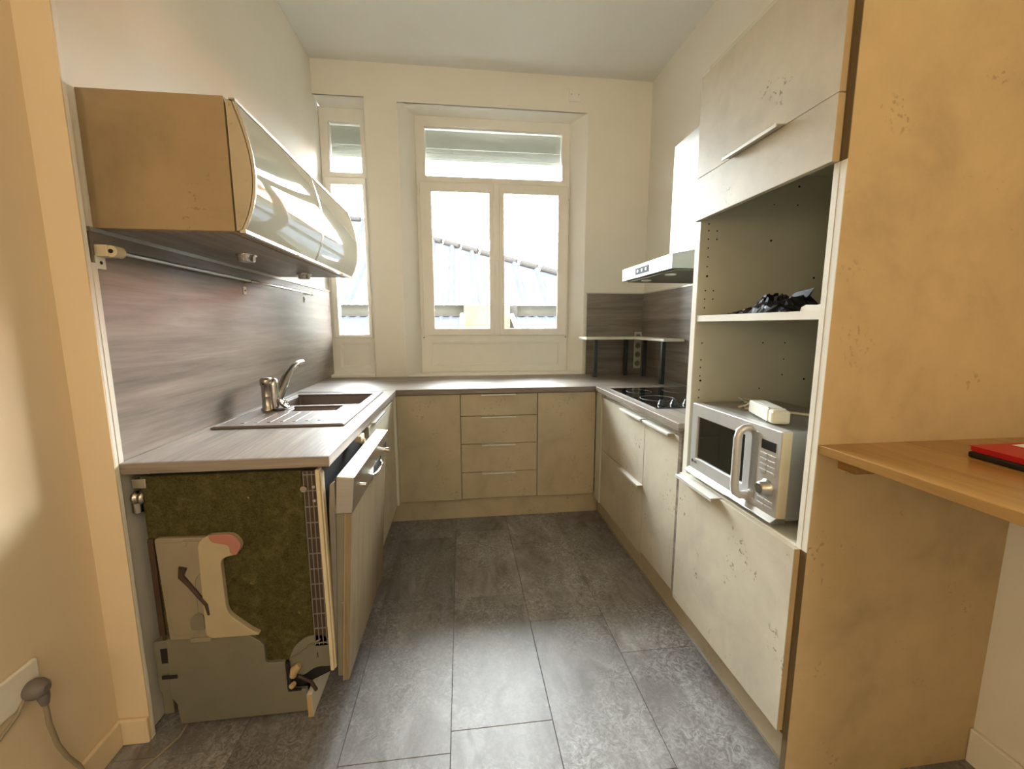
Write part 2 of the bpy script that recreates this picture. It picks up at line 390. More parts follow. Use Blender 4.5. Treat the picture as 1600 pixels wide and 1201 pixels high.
h = B(); h.box(1.304, 1.332, y0-0.036, y0-0.0265, 1.72, 1.815); h.cyl((1.318, y0-0.03, 1.80), (1.318, y0-0.066, 1.80), 0.009); h.box(1.308, 1.328, y0-0.072, y0-0.060, 1.69, 1.815)
h.obj('handle', 'pvc', cr_, 0.004)
for xx, zz in ((0.706, 2.36), (0.706, 1.26), (1.912, 2.36), (1.912, 1.26)):
    B().cyl((xx, y0-0.016, zz-0.04), (xx, y0-0.016, zz+0.04), 0.008).obj('hinge', 'pvc', W2)
for xx in (0.712, 1.905):
    B().box(xx-0.005, xx+0.005, y0-0.004, y0, 1.196, 1.206).obj('drain_cap', 'greymetal', W2)
W1, _, _ = window('window_1', -0.018, 0.315, 0.047, 0.279, None)
gl = B(); gl.plate([0.005, 0.047, 0.279, 0.306], [1.20, 1.226, 2.372, 2.425], 0, 1, holes={(1, 1)})
gl.v = [Vector((v.x, y0-0.014 if v.z < 0.5 else y0-0.0005, v.y)) for v in gl.v]
cw = gl.obj('casement', 'pvc', W1, 0.005)
B().box(0.04, 0.285, y0-0.010, y0-0.006, 1.218, 2.38).obj('glass_pane', 'glass', cw)
structure(B().box(0.012, 0.345, 0.0, 0.2, 0.896, 0.922).obj('trim_1', 'pvc', bevel=0.005))      # sill of the narrow window
structure(B().prism([(0.60, 0.015), (1.99, 0.015), (1.93, 0.19), (0.68, 0.19)], 'Z', 0.896, 0.912).obj('trim_2', 'pvc', bevel=0.004))
# thin plaster edge beads around the openings
b = B(); b.box(XO-0.006, XO, -0.003, 0.01, 0.90, 2.906); b.box(XO2, XO2+0.006, -0.003, 0.01, 0.90, 2.906); b.box(XO-0.006, XO2+0.006, -0.003, 0.01, 2.90, 2.906)
structure(b.obj('trim_3', 'pvc'))
b = B(); b.box(0.352, 0.358, -0.003, 0.01, 0.90, 2.926); b.box(0.0, 0.358, -0.003, 0.01, 2.92, 2.926)
structure(b.obj('trim_4', 'pvc'))

# ------------------------------------------------------------------ outside
structure(B().box(-14, 22, 1.0, 40, -3.2, -3.0).obj('ground', 'ground'))
out = thing('outbuilding', 'neighbouring outbuilding under a pale corrugated metal roof, seen through the windows', 'building', (0.5, 6.0, -3.0))
S = 0.60; ZE = 1.765
def roofz(y): return ZE+S*(y-6.0)
X1, Y1, X2, Y2 = 0.17, 9.27, 3.4, 7.39
def ytop(x): return max(6.3, min(10.6, Y1+(x-X1)*(Y2-Y1)/(X2-X1)))
r = B(); prof = []
pitch = 0.545; x = -4.0-0.1
while x < 5.2:
    prof += [(x-0.075, 0), (x-0.03, 0.075), (x+0.03, 0.075), (x+0.075, 0)]
    x += pitch
vs = []
for px, h_ in prof:
    yt = ytop(px)
    for y in (6.0, yt): vs += [(px, y, roofz(y)+h_), (px, y, roofz(y)+h_-0.012)]
n = len(prof); fs = []
for i in range(n-1):
    a, c = i*4, (i+1)*4
    fs += [(a, a+2, c+2, c), (a+1, c+1, c+3, a+3), (a, c, c+1, a+1), (a+2, a+3, c+3, c+2)]
fs += [(0, 1, 3, 2), (4*n-4, 4*n-2, 4*n-1, 4*n-3)]
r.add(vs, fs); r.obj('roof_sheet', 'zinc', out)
nt = 15
xa, xb = -2.9, 4.6
for i in range(nt):
    t0 = xa+(xb-xa)*i/nt; t1 = xa+(xb-xa)*(i+0.8)/nt
    p0 = (t0, ytop(t0), roofz(ytop(t0))+0.05); p1 = (t1, ytop(t1), roofz(ytop(t1))+0.05)
    B().tube([p0, p1], 0.085, 8).obj('ridge_tile', 'ledge', out)
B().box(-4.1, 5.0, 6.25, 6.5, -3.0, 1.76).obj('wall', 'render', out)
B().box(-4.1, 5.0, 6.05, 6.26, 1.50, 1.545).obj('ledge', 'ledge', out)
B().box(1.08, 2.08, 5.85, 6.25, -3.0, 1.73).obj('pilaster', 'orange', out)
B().box(2.10, 2.26, 6.0, 6.25, -3.0, 1.75).obj('drain_channel', 'ledge', out)
for xs0, xs1 in ((-4.1, 1.0), (2.2, 5.0)):
    q = B(); prof = []; x = xs0
    while x < xs1: prof += [(x, 0), (x+0.06, 0.03), (x+0.12, 0)]; x += 0.22
    vs = []
    for px, h_ in prof:
        for y, z in ((4.2, 0.95), (6.1, 1.50)): vs += [(px, y, z+h_), (px, y, z+h_-0.02)]
    n = len(prof); fs = []
    for i in range(n-1):
        a, c = i*4, (i+1)*4
        fs += [(a, a+2, c+2, c), (a+1, c+1, c+3, a+3), (a, c, c+1, a+1), (a+2, a+3, c+3, c+2)]
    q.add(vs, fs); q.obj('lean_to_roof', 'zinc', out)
for xx in (1.04, 2.14):
    B().tube([(xx, 4.2, 1.0), (xx, 6.05, 1.53)], 0.05, 8).obj('verge_trim', 'pvc', out)
nb = thing('house', 'house with an orange tiled roof beyond the yard, mirrored in the glass cabinet doors', 'building', (7.5, 12, -3))
B().box(5.2, 10.5, 10, 15, -3, 3.4).obj('wall', 'render', nb)
B().prism([(9.7, 3.3), (12.5, 5.2), (15.3, 3.3)], 'X', 5.0, 10.7).obj('roof', 'terracotta', nb)
B().box(6.6, 7.2, 11.2, 11.8, 3.8, 5.6).obj('chimney', 'orange', nb)

# ------------------------------------------------------------------ worktops and splashbacks
ZT = 0.9; ZU = 0.866
wt = B(); wt.plate([0.012, 0.075, 0.515, 0.606], [-2.045, -1.36, -0.84, -0.702], ZU, ZT, holes={(1, 1)})
tag(wt.obj('worktop', 'wood_y', off=(0.3, -1.4, ZU), bevel=0.003), 'taupe wood-look worktop on the left, cut out for the sink', 'worktop')
B().box(0.012, 0.606, -2.0475, -2.045, ZU+0.001, ZT-0.001).obj('edge_band', 'wood_x', bpy.data.objects['worktop'])
tag(B().box(0.012, 2.504, -0.70, 0.0, ZU, ZT).obj('worktop', 'wood_x', off=(1.25, -0.3, ZU), bevel=0.003), 'taupe wood-look worktop along the back wall under the windows', 'worktop')
wr = B(); wr.plate([1.895, 1.975, 2.455, 2.504], [-1.776, -1.45, -0.85, -0.702], ZU, ZT, holes={(1, 1)})
tag(wr.obj('worktop', 'wood_y', off=(2.2, -1.2, ZU), bevel=0.003), 'short taupe wood-look worktop on the right holding the hob', 'worktop')

sp = thing('splashback', 'long taupe wood-look splashback on the left wall behind the sink', 'splashback', (0.006, -1.0, ZT))
B().box(0.001, 0.012, -2.03, 0.085, ZT, 1.556).obj('panel', 'splash_y', sp)
B().box(0.001, 0.016, -2.03, 0.085, 1.556, 1.568).obj('top_trim', 'alu', sp)['label'] = 'pale aluminium top strip'
B().box(0.001, 0.023, -2.048, -2.032, ZT, 1.47).obj('end_trim', 'white', sp)['label'] = 'white vertical end strip'
sp = thing('splashback', 'short dark taupe splashback on the back wall behind the left riser shelf', 'splashback', (2.27, -0.006, ZT))
B().box(2.03, 2.504, -0.012, 0.0, ZT, 1.552).obj('panel', 'splash_x', sp)
B().box(2.024, 2.504, -0.014, 0.0, 1.552, 1.560).obj('top_trim', 'alu', sp); B().box(2.022, 2.03, -0.014, 0.0, ZT, 1.552).obj('end_trim', 'white', sp)
sp = thing('splashback', 'taupe wood-look splashback on the right wall behind the hob', 'splashback', (2.51, -0.9, ZT))
B().box(2.504, 2.515, -1.786, -0.001, ZT, 1.552).obj('panel', 'splash_y', sp)
B().box(2.502, 2.515, -1.786, -0.001, 1.552, 1.560).obj('top_trim', 'alu', sp)
tag(B().box(1.925, 2.5, -1.786, -1.780, ZT, 1.44).obj('splash_guard', 'edgeglass', off=(2.2, -1.783, ZT)), 'green-edged glass guard standing between the hob and the tall cabinet', 'glass panel')

# ------------------------------------------------------------------ sink, tap, strainer
sk = thing('sink', 'taupe composite sink with ribbed drainer set in the left worktop', 'sink', (0.3, -1.2, ZT))
f = B(); f.plate([0.045, 0.085, 0.20, 0.43, 0.50, 0.545], [-1.645, -1.345, -1.225, -1.195, -0.862, -0.785], ZT, 0.9075, holes={(2, 1), (1, 3), (2, 3), (3, 3)})
f.obj('rim', 'sink', sk, 0.004)
def bowl(x0, x1, y0, y1, d, t=0.012):
    b = B(); z = ZT+0.001
    i = 0.02
    top = [(x0, y0), (x1, y0), (x1, y1), (x0, y1)]; bot = [(x0+i, y0+i), (x1-i, y0+i), (x1-i, y1-i), (x0+i, y1-i)]
    to = [(x0-t, y0-t), (x1+t, y0-t), (x1+t, y1+t), (x0-t, y1+t)]
    V = [(x, y, z) for x, y in top]+[(x, y, z-d) for x, y in bot]+[(x, y, z) for x, y in to]+[(x, y, z-d-t) for x, y in bot]
    F = []
    for a in range(4):
        c = (a+1) % 4
        F += [(a, c, 4+c, 4+a), (8+a, 12+a, 12+c, 8+c), (a, 8+a, 8+c, c)]
    F += [(4, 5, 6, 7), (15, 14, 13, 12)]
    return b.add(V, F)
bo = bowl(0.090, 0.495, -1.19, -0.867, 0.17).obj('bowl', 'sink', sk, 0.006)
B().lathe([(0.04, 0), (0.04, 0.004), (0.03, 0.005), (0.012, 0.003)], (0.29, -1.03, ZT-0.167)).obj('drain', 'chrome', bo)
bowl(0.205, 0.425, -1.34, -1.23, 0.09, 0.008).obj('bowl', 'sink', sk, 0.004)
for i in range(7):
    x = 0.135+i*0.048
    B().box(x-0.007, x+0.007, -1.585+0.004*i, -1.40+0.008*i, 0.9065, 0.9092).obj('drainer_rib', 'sink', sk, 0.003)
B().plate([0.051, 0.058, 0.532, 0.539], [-1.639, -1.632, -0.798, -0.791], 0.9070, 0.9100, holes={(1, 1)}).obj('rim_bead', 'sink', sk, 0.0015)

fa = thing('faucet', 'brushed nickel mixer tap with a rising spout beside the sink drainer', 'tap', (0.112, -1.30, 0.9075))
FX, FY = 0.112, -1.30
B().lathe([(0.030, 0), (0.030, 0.006), (0.024, 0.012), (0.0225, 0.06), (0.0235, 0.064), (0.0235, 0.067), (0.0225, 0.07), (0.0225, 0.115), (0.0265, 0.118), (0.0265, 0.142), (0.022, 0.150), (0.010, 0.152)], (FX, FY, 0.9075), 24).obj('body', 'nickel', fa)
B().lathe([(0.018, 0), (0.020, 0.03), (0.020, 0.11), (0.017, 0.135), (0.008, 0.14)], (FX+0.03, FY+0.004, 0.915), 18).obj('cartridge', 'chrome', fa)
B().cyl((FX-0.002, FY-0.026, 1.033), (FX-0.002, FY-0.0285, 1.033), 0.004).obj('temperature_mark', 'black', fa)
pts = [(0.148, -1.285, 0.935), (0.150, -1.27, 0.965), (0.155, -1.245, 1.0), (0.165, -1.205, 1.05), (0.176, -1.155, 1.09), (0.187, -1.105, 1.112), (0.196, -1.065, 1.114)]
spt = B().tube(pts, [0.014, 0.021, 0.023, 0.020, 0.016, 0.013, 0.010], 14).obj('spout', 'nickel', fa)
B().cyl((0.190, -1.088, 1.108), (0.190, -1.088, 1.090), 0.006).obj('nozzle', 'chrome', spt)
st = thing('sink_strainer', 'small chrome basket strainer tipped on its side between tap and bowl', 'strainer', (0.178, -1.285, 0.911))
ax = Vector((0.75, 0.1, 0.62)).normalized(); c = Vector((0.180, -1.29, 0.937))
B().ring(c, 0.030, 0.0035, ax).obj('rim', 'chrome', st)
q = B()
q.lathe([(0.028, 0.0), (0.024, -0.012), (0.010, -0.016), (0.004, -0.016)], c, 18, ax); q.obj('basket', 'nickel', st)
q = B(); q.cyl(c-ax*0.016, c+ax*0.010, 0.004, 8); q.lathe([(0.009, 0.008), (0.010, 0.012), (0.006, 0.016)], c, 10, ax); q.obj('knob', 'chrome', st)
tag(B().ring((0.165, -1.315, 0.9095), 0.024, 0.002).obj('sealing_ring', 'black', off=(0.165, -1.315, 0.9075)), 'thin dark rubber ring lying on the drainer by the strainer', 'ring')

# ------------------------------------------------------------------ dishwasher
YD = -2.03; YD2 = -1.432
dw = thing('dishwasher', 'built-in dishwasher with bare insulated side and door ajar at the left', 'dishwasher', (0.35, -1.73, 0.0))
B().prism([(0.075, 0.03), (0.47, 0.03), (0.47, 0.10), (0.560, 0.14), (0.560, 0.855), (0.075, 0.855)], 'Y', YD+0.012, YD2).obj('body', 'dark', dw)
B().prism([(0.055, 0.852), (0.515, 0.852), (0.518, 0.55), (0.520, 0.21), (0.40, 0.20), (0.06, 0.30)], 'Y', YD+0.013, YD+0.002).obj('felt_insulation', 'felt', dw, 0.003)
def rounded(pts, r=0.02, n=4):
    out_ = []; N = len(pts)
    for i in range(N):
        p = Vector(pts[i]); a = (Vector(pts[i-1])-p); b_ = (Vector(pts[(i+1) % N])-p)
        rr = min(r, a.length*0.45, b_.length*0.45); a = p+a.normalized()*rr; b_ = p+b_.normalized()*rr
        for k in range(n+1):
            t = k/n; q = a*(1-t)**2+p*2*t*(1-t)+b_*t*t; out_.append((q.x, q.y))
    return out_
tk = B().prism(rounded([(0.083, 0.660), (0.235, 0.655), (0.235, 0.40), (0.20, 0.318), (0.092, 0.318)], 0.012), 'Y', YD+0.004, YD-0.012).obj('water_tank', 'tank', dw, 0.003)
tk['label'] = 'milky translucent water tank'
B().prism(rounded([(0.098, 0.645), (0.222, 0.645), (0.222, 0.56), (0.185, 0.52), (0.185, 0.335), (0.105, 0.335)], 0.02), 'Y', YD-0.012, YD-0.015).obj('tank_chamber', 'tank', tk, 0.002)
B().prism(rounded([(0.20, 0.318), (0.205, 0.64), (0.235, 0.664), (0.31, 0.662), (0.332, 0.628), (0.318, 0.596), (0.265, 0.586), (0.268, 0.40), (0.335, 0.335), (0.365, 0.316)], 0.025), 'Y', YD+0.002, YD-0.017).obj('filler_tube', 'tank2', dw, 0.006, seg=3)
pc = B().prism(rounded([(0.236, 0.666), (0.308, 0.665), (0.334, 0.628), (0.314, 0.592), (0.296, 0.600), (0.296, 0.628), (0.246, 0.640)], 0.014), 'Y', YD-0.012, YD-0.0195).obj('tube_cap', 'pink', dw, 0.003)
pc['label'] = 'pink end of the filler tube'
B().ring((0.168, YD-0.013, 0.640), 0.007, 0.003, (0, 1, 0)).obj('screw_boss', 'tank', tk)
B().tube([(0.158, YD-0.016, 0.565), (0.150, YD-0.016, 0.535), (0.17, YD-0.016, 0.505), (0.19, YD-0.016, 0.47), (0.212, YD-0.016, 0.435), (0.216, YD-0.016, 0.40)], [0.012, 0.009, 0.007, 0.006, 0.006, 0.004], 8).obj('inner_lever', 'brown', tk)
B().prism(rounded([(0.16, 0.35), (0.20, 0.35), (0.2, 0.40), (0.18, 0.41), (0.16, 0.39)], 0.01), 'Y', YD-0.012, YD-0.0165).obj('valve', 'greymetal', tk)
B().box(0.155, 0.215, YD-0.02, YD+0.0, 0.310, 0.324).obj('clip', 'tank', tk, 0.002)
lp = B().prism([(0.080, 0.322), (0.30, 0.318), (0.325, 0.312), (0.352, 0.290), (0.365, 0.272), (0.366, 0.215), (0.372, 0.208), (0.425, 0.207), (0.426, 0.102), (0.486, 0.100), (0.492, 0.018), (0.092, 0.018), (0.088, 0.09), (0.072, 0.12)], 'Y', YD+0.004, YD-0.010).obj('side_plate', 'greymetal', dw, 0.002)
lp['label'] = 'grey metal lower side plate'
B().box(0.058, 0.075, YD-0.004, YD2, 0.33, 0.655).obj('rear_post', 'brown', dw, 0.002)
rb = B(); rb.box(0.035, 0.083, YD-0.002, YD+0.03, 0.13, 0.31); rb.box(0.04, 0.07, YD+0.0, YD+0.03, 0.05, 0.13); rb.obj('rear_bracket', 'greymetal', dw, 0.003)
B().box(0.055, 0.075, YD-0.0045, YD-0.001, 0.235, 0.285).obj('bracket_slot', 'dark', dw); B().box(0.055, 0.10, YD-0.012, YD-0.009, 0.185, 0.197).obj('bracket_slot', 'dark', dw)
for xx in (0.095, 0.45):
    for yy in (YD+0.03, YD2-0.03): B().cyl((xx, yy, 0.0), (xx, yy, 0.05), 0.018).obj('foot', 'black', dw)
# pierced strip beside the door seal
ps = B().box(0.521, 0.562, YD+0.015, YD-0.004, 0.25, 0.852).obj('front_strip', 'brown', dw)
gb = B()
for xx in (0.5225, 0.535, 0.548, 0.560): gb.box(xx-0.0012, xx+0.0012, YD-0.004, YD-0.0065, 0.255, 0.85)
for i in range(12):
    z = 0.262+i*0.0525; gb.box(0.521, 0.562, YD-0.004, YD-0.007, z-0.0014, z+0.0014)
gb.obj('wire_grid', 'mesh', dw)
for z in (0.80, 0.755): B().cyl((0.552, YD-0.004, z), (0.552, YD-0.009, z), 0.005).obj('screw', 'steel', dw)
B().cyl((0.523, YD-0.004, 0.795), (0.523, YD-0.012, 0.795), 0.010).obj('peg', 'nickel', dw)
sl = B(); sl.prism([(0.560, 0.856), (0.572, 0.856), (0.578, 0.16), (0.566, 0.16)], 'Y', YD-0.012, YD+0.02); sl.prism([(0.572, 0.85), (0.578, 0.84), (0.584, 0.165), (0.578, 0.16)], 'Y', YD-0.006, YD+0.02)
sl.obj('door_seal', 'seal', dw, 0.003)
hp = B().prism(rounded([(0.43, 0.19), (0.45, 0.25), (0.49, 0.285), (0.555, 0.292), (0.572, 0.25), (0.575, 0.17), (0.52, 0.175), (0.47, 0.14)], 0.02), 'Y', YD+0.006, YD-0.004).obj('hinge_plate', 'greymetal', dw, 0.002)
B().tube([(0.445, YD-0.006, 0.215), (0.49, YD-0.006, 0.25), (0.54, YD-0.006, 0.275)], 0.003, 6).obj('hinge_edge', 'steel', hp)
text('1', 0.028, 'black', hp, frame_mat((0.520, YD-0.0045, 0.208), (1, 0, 0), (0, 0, 1)), 'numeral')
hk = B(); hk.tube([(0.447, YD-0.012, 0.155), (0.455, YD-0.015, 0.180), (0.470, YD-0.012, 0.192)], [0.011, 0.014, 0.009], 8); hk.tube([(0.44, YD-0.012, 0.118), (0.45, YD-0.014, 0.128)], [0.010, 0.008], 8)
hk.obj('hinge_hook', 'edge', dw)['label'] = 'pale orange hinge hook'
B().tube([(0.462, YD-0.008, 0.15), (0.50, YD-0.008, 0.125), (0.515, YD-0.006, 0.09)], 0.006, 6).obj('hinge_cord', 'brown', dw)
B().prism([(0.43, 0.207), (0.44, 0.207), (0.44, 0.108), (0.47, 0.106), (0.47, 0.100), (0.43, 0.100)], 'Y', YD-0.008, YD-0.014).obj('hinge_slot', 'dark', dw)
hc = B(); hc.lathe([(0.018, 0), (0.021, 0.004), (0.021, 0.012), (0.017, 0.014), (0.017, 0.020), (0.021, 0.022), (0.021, 0.030), (0.015, 0.034)], (0.029, YD+0.01, 0.785), 16, (1, 0, 0)); hc.cyl((0.035, YD+0.01, 0.77), (0.035, YD+0.01, 0.74), 0.014)
hc.obj('hose_coupling', 'nickel', dw)
B().box(0.032, 0.072, YD+0.0, YD+0.03, 0.815, 0.845).obj('worktop_clip', 'steel', dw, 0.003)
B().tube([(0.045, YD+0.03, 0.80), (0.062, YD+0.02, 0.765), (0.075, YD+0.014, 0.80)], 0.008, 8).obj('hose', 'black', dw)
# door, leaning open a few degrees
dr = B().prism([(0.586, 0.130), (0.604, 0.130), (0.640, 0.706), (0.640, 0.82), (0.618, 0.822)], 'Y', YD-0.004, YD2+0.004).obj('door', 'greymetal', dw, 0.003)
B().prism([(0.600, 0.46), (0.612, 0.72), (0.614, 0.815), (0.595, 0.80), (0.588, 0.72), (0.580, 0.40), (0.580, 0.16), (0.588, 0.15)], 'Y', YD+0.004, YD2-0.01).obj('inner_liner', 'nickel', dr, 0.006)
B().prism([(0.605, 0.115), (0.622, 0.115), (0.661, 0.705), (0.642, 0.705)], 'Y', YD-0.006, YD2+0.004).obj('front_panel', 'door_wood', dr, 0.001)['label'] = 'beige wood-grain front panel'
B().prism([(0.6035, 0.116), (0.6055, 0.115), (0.6425, 0.705), (0.6405, 0.706)], 'Y', YD-0.008, YD2+0.005).obj('panel_edge', 'edge', dr)
cp = B().prism([(0.612, 0.706), (0.664, 0.706), (0.676, 0.826), (0.622, 0.832)], 'Y', YD-0.008, YD2+0.006).obj('control_panel', 'alu', dr, 0.003)
cp['label'] = 'silver control panel'
B().cyl((0.6155, YD-0.004, 0.40), (0.6155, YD-0.0065, 0.40), 0.004).obj('screw', 'steel', dr)
def cpx(z): return 0.664+(z-0.706)*0.1
B().prism([(cpx(0.718)-0.004, 0.718), (cpx(0.718)+0.0006, 0.718), (cpx(0.752)+0.0006, 0.752), (cpx(0.752)-0.004, 0.752)], 'Y', -1.72, -1.575).obj('grip_recess', 'dark', cp)
B().tube([(cpx(0.735), -1.735, 0.720), (cpx(0.73)+0.012, -1.70, 0.722), (cpx(0.73)+0.013, -1.60, 0.722), (cpx(0.735), -1.56, 0.722)], 0.006, 8).obj('grip', 'chrome', cp)
B().box(cpx(0.77)-0.003, cpx(0.77)+0.0012, -1.52, -1.455, 0.752, 0.792).obj('display', 'black', cp)
kn = B(); kn.cyl((cpx(0.765), -1.54, 0.765), (cpx(0.765)+0.024, -1.54, 0.764), 0.008); kn.cyl((cpx(0.765)+0.016, -1.54, 0.764), (cpx(0.765)+0.030, -1.54, 0.764), 0.011); kn.obj('knob', 'chrome', cp)
B().cyl((cpx(0.75), -1.905, 0.75), (cpx(0.75)+0.012, -1.905, 0.75), 0.006).obj('button', 'chrome', cp)
lt = B(); lt.box(0.585, 0.612, -1.66, -1.60, 0.832, 0.858); lt.cyl((0.60, -1.63, 0.83), (0.62, -1.63, 0.83), 0.012); lt.obj('latch', 'seal', dw, 0.003)
kb = B().box(0.487, 0.503, YD-0.016, YD2, 0.0, 0.083); kb = kb.obj('kickboard', 'white', off=(0.495, -1.7, 0)); 
tag(kb, 'loose pale kickboard standing under the dishwasher door', 'kickboard')
B().box(0.4875, 0.5025, YD-0.0168, YD-0.016, 0.001, 0.082).obj('raw_end', 'edge', kb)['label'] = 'raw brown end'
tag(B().tube([(0.10, -2.02, 0.0035), (0.105, -2.07, 0.0035), (0.085, -2.12, 0.0035), (0.058, -2.165, 0.0035), (0.02, -2.25, 0.0035), (0.0, -2.33, 0.0035)], 0.0032, 8).obj('loose_cable', 'greycord', off=(0.05, -2.15, 0)), 'thin pale cable on the dark floor under the dishwasher', 'cable')

# ------------------------------------------------------------------ base cabinets
def yhandle(parent, yA, yB, x, z, d=0.028):          # lip handle on a front that faces -X
    b = B(); b.box(x-d, x+0.012, yA, yB, z, z+0.003); b.box(x-d, x-d+0.003, yA, yB, z-0.008, z+0.003)
    return b.obj('handle', 'handle', parent, 0.0008, seg=1)
def xhandle(parent, xA, xB, y, z, d=0.022):
    b = B(); b.box(xA, xB, y-d, y+0.012, z, z+0.003); b.box(xA, xB, y-d, y-d+0.003, z-0.007, z+0.003)
    return b.obj('handle', 'handle', parent, 0.0008, seg=1)
sc = thing('sink_cabinet', 'beige sink base cabinet between the dishwasher and the left corner', 'cabinet', (0.3, -1.08, 0.15))
B().plate([0.02, 0.035, 0.555, 0.57], [-1.425, -1.41, -0.75, -0.735], 0.165, 0.864, holes={(1, 1)}).obj('body', 'carcass', sc)
B().box(0.02, 0.57, -1.425, -0.735, 0.15, 0.165).obj('bottom_board', 'carcass', sc)
d = B().box(0.572, 0.591, -1.422, -0.738, 0.152, 0.84).obj('door', 'stone', sc, 0.001)
b = B(); b.box(0.58, 0.612, -1.36, -1.08, 0.842, 0.845); b.box(0.609, 0.612, -1.36, -1.08, 0.834, 0.845); b.obj('handle', 'handle', d)
tag(B().box(0.52, 0.536, -1.42, -0.64, 0.0, 0.148).obj('kickboard', 'stone_plain', off=(0.53, -1.0, 0)), 'beige kickboard under the sink cabinet', 'kickboard')

YFB = -0.68
cb = thing('corner_cabinet', 'beige base cabinet with plain door in the left back corner', 'cabinet', (0.8, -0.3, 0.15))
B().box(0.575, 1.003, -0.66, -0.02, 0.15, 0.864).obj('body', 'carcass', cb)
B().box(0.602, 1.001, YFB, -0.661, 0.150, 0.858).obj('door', 'stone_plain', cb, 0.001)
B().box(0.574, 0.600, -0.705, -0.66, 0.140, 0.864).obj('corner_post', 'white', cb, 0.001)['label'] = 'white-edged corner filler strip'
dc = thing('drawer_cabinet', 'beige base cabinet with four drawers under the large window', 'cabinet', (1.255, -0.3, 0.15))
B().box(1.0045, 1.5075, -0.66, -0.02, 0.15, 0.864).obj('body', 'dark', dc)
for z0, z1 in ((0.155, 0.334), (0.338, 0.526), (0.530, 0.713), (0.717, 0.860)):
    d = B().box(1.0055, 1.5055, YFB, -0.661, z0, z1)  .obj('drawer', 'stone_plain', dc, 0.001)
    xhandle(d, 1.138, 1.362, YFB, z1-0.001)
cb = thing('corner_cabinet', 'beige base cabinet with stained door in the right back corner', 'cabinet', (1.71, -0.3, 0.15))
B().box(1.509, 1.912, -0.66, -0.02, 0.15, 0.864).obj('body', 'carcass', cb)
B().box(1.511, 1.905, YFB, -0.661, 0.150, 0.860).obj('door', 'stone_plain', cb, 0.001)
tag(B().box(0.533, 1.95, -0.635, -0.617, 0.0, 0.147).obj('kickboard', 'stone_plain', off=(1.25, -0.626, 0), bevel=0.001), 'beige kickboard along the back run under the drawers', 'kickboard')

XFR = 1.915
rc = thing('drawer_cabinet', 'beige base cabinet with two deep drawers under the hob', 'cabinet', (2.2, -1.05, 0.15))
B().plate([1.936, 1.95, 2.485, 2.5], [-1.419, -1.405, -0.80, -0.786], 0.165, 0.864, holes={(1, 1)}).obj('body', 'carcass', rc)
B().box(1.936, 2.5, -1.419, -0.786, 0.15, 0.165).obj('bottom_board', 'carcass', rc)
B().box(XFR-0.008, XFR+0.02, -0.788, -0.690, 0.125, 0.862).obj('corner_post', 'carcass', rc, 0.001)['label'] = 'grey corner filler strip'
for z0, z1 in ((0.128, 0.494), (0.498, 0.838)):
    d = B().box(XFR, XFR+0.019, -1.418, -0.790, z0, z1).obj('drawer', 'stone', rc, 0.001)
    yhandle(d, -1.416, -1.144, XFR, z1-0.001) if z1 > 0.6 else yhandle(d, -1.418, -1.141, XFR, z1-0.001)
nc = thing('narrow_cabinet', 'narrow beige base cabinet with one door beside the tall cabinet', 'cabinet', (2.2, -1.58, 0.15))
B().plate([1.936, 1.95, 2.485, 2.5], [-1.753, -1.74, -1.435, -1.4215], 0.165, 0.864, holes={(1, 1)}).obj('body', 'carcass', nc)
B().box(1.936, 2.5, -1.753, -1.4215, 0.15, 0.165).obj('bottom_board', 'carcass', nc)
d = B().box(XFR, XFR+0.019, -1.751, -1.4225, 0.145, 0.838).obj('door', 'stone', nc, 0.001); yhandle(d, -1.70, -1.446, XFR, 0.837)
B().box(1.910, 2.5, -1.776, -1.755, 0.15, 0.864).obj('end_panel', 'wood_y', nc, 0.001)['label'] = 'taupe wood-look end panel'
kr = tag(B().box(1.95, 1.968, -2.396, -0.64, 0.0, 0.124).obj('kickboard', 'stone_plain', off=(1.96, -1.5, 0), bevel=0.001), 'long beige kickboard along the right run down to the tall cabinet', 'kickboard')
B().box(1.943, 1.95, -2.40, -0.645, 0.0, 0.006).obj('sealing_strip', 'alu', kr)['label'] = 'thin metallic sealing strip at the floor'

# ------------------------------------------------------------------ hob and hood
hb = thing('hob', 'black ceramic hob with three front knobs in the right worktop', 'hob', (2.2, -1.15, ZT))
B().box(1.944, 2.455, -1.47, -0.835, ZT, 0.9055).obj('glass_top', 'blackgl', hb, 0.002)
for xx, yy, rr in ((2.07, -1.22, 0.09), (2.07, -0.98, 0.072), (2.32, -1.22, 0.072), (2.32, -0.98, 0.09)):
    B().ring((xx, yy, 0.9052), rr, 0.0012, seg=32, rs=4).obj('cooking_zone', 'mesh', hb)
for i in range(4):
    xx = 1.998+i*0.066
    q = B().lathe([(0.020, 0), (0.020, 0.005), (0.0165, 0.008), (0.0125, 0.022), (0.011, 0.026), (0.004, 0.027)], (xx, -1.415, 0.9053), 18).obj('knob', 'black', hb)
hd = thing('cooker_hood', 'slim white steel cooker hood with chimney on the right wall', 'hood', (2.25, -1.14, 1.55))
cnp = B().prism([(2.0, 1.562), (2.515, 1.562), (2.515, 1.668), (2.2, 1.668), (2.0, 1.630)], 'Y', -1.445, -0.835).obj('canopy', 'steel', hd, 0.002)
B().box(2.22, 2.516, -1.295, -0.985, 1.668, 2.285).obj('chimney', 'steel', hd, 0.002)
B().box(2.03, 2.50, -1.43, -0.85, 1.555, 1.562).obj('filter', 'greymetal', hd, 0.002)
for yy in (-1.0, -1.28): B().lathe([(0.028, 0), (0.028, -0.004), (0.02, -0.006)], (2.08, yy, 1.555)).obj('lamp', 'pvc', hd)
B().box(1.9985, 2.001, -1.203, -1.030, 1.577, 1.614).obj('control_panel', 'matte', hd)
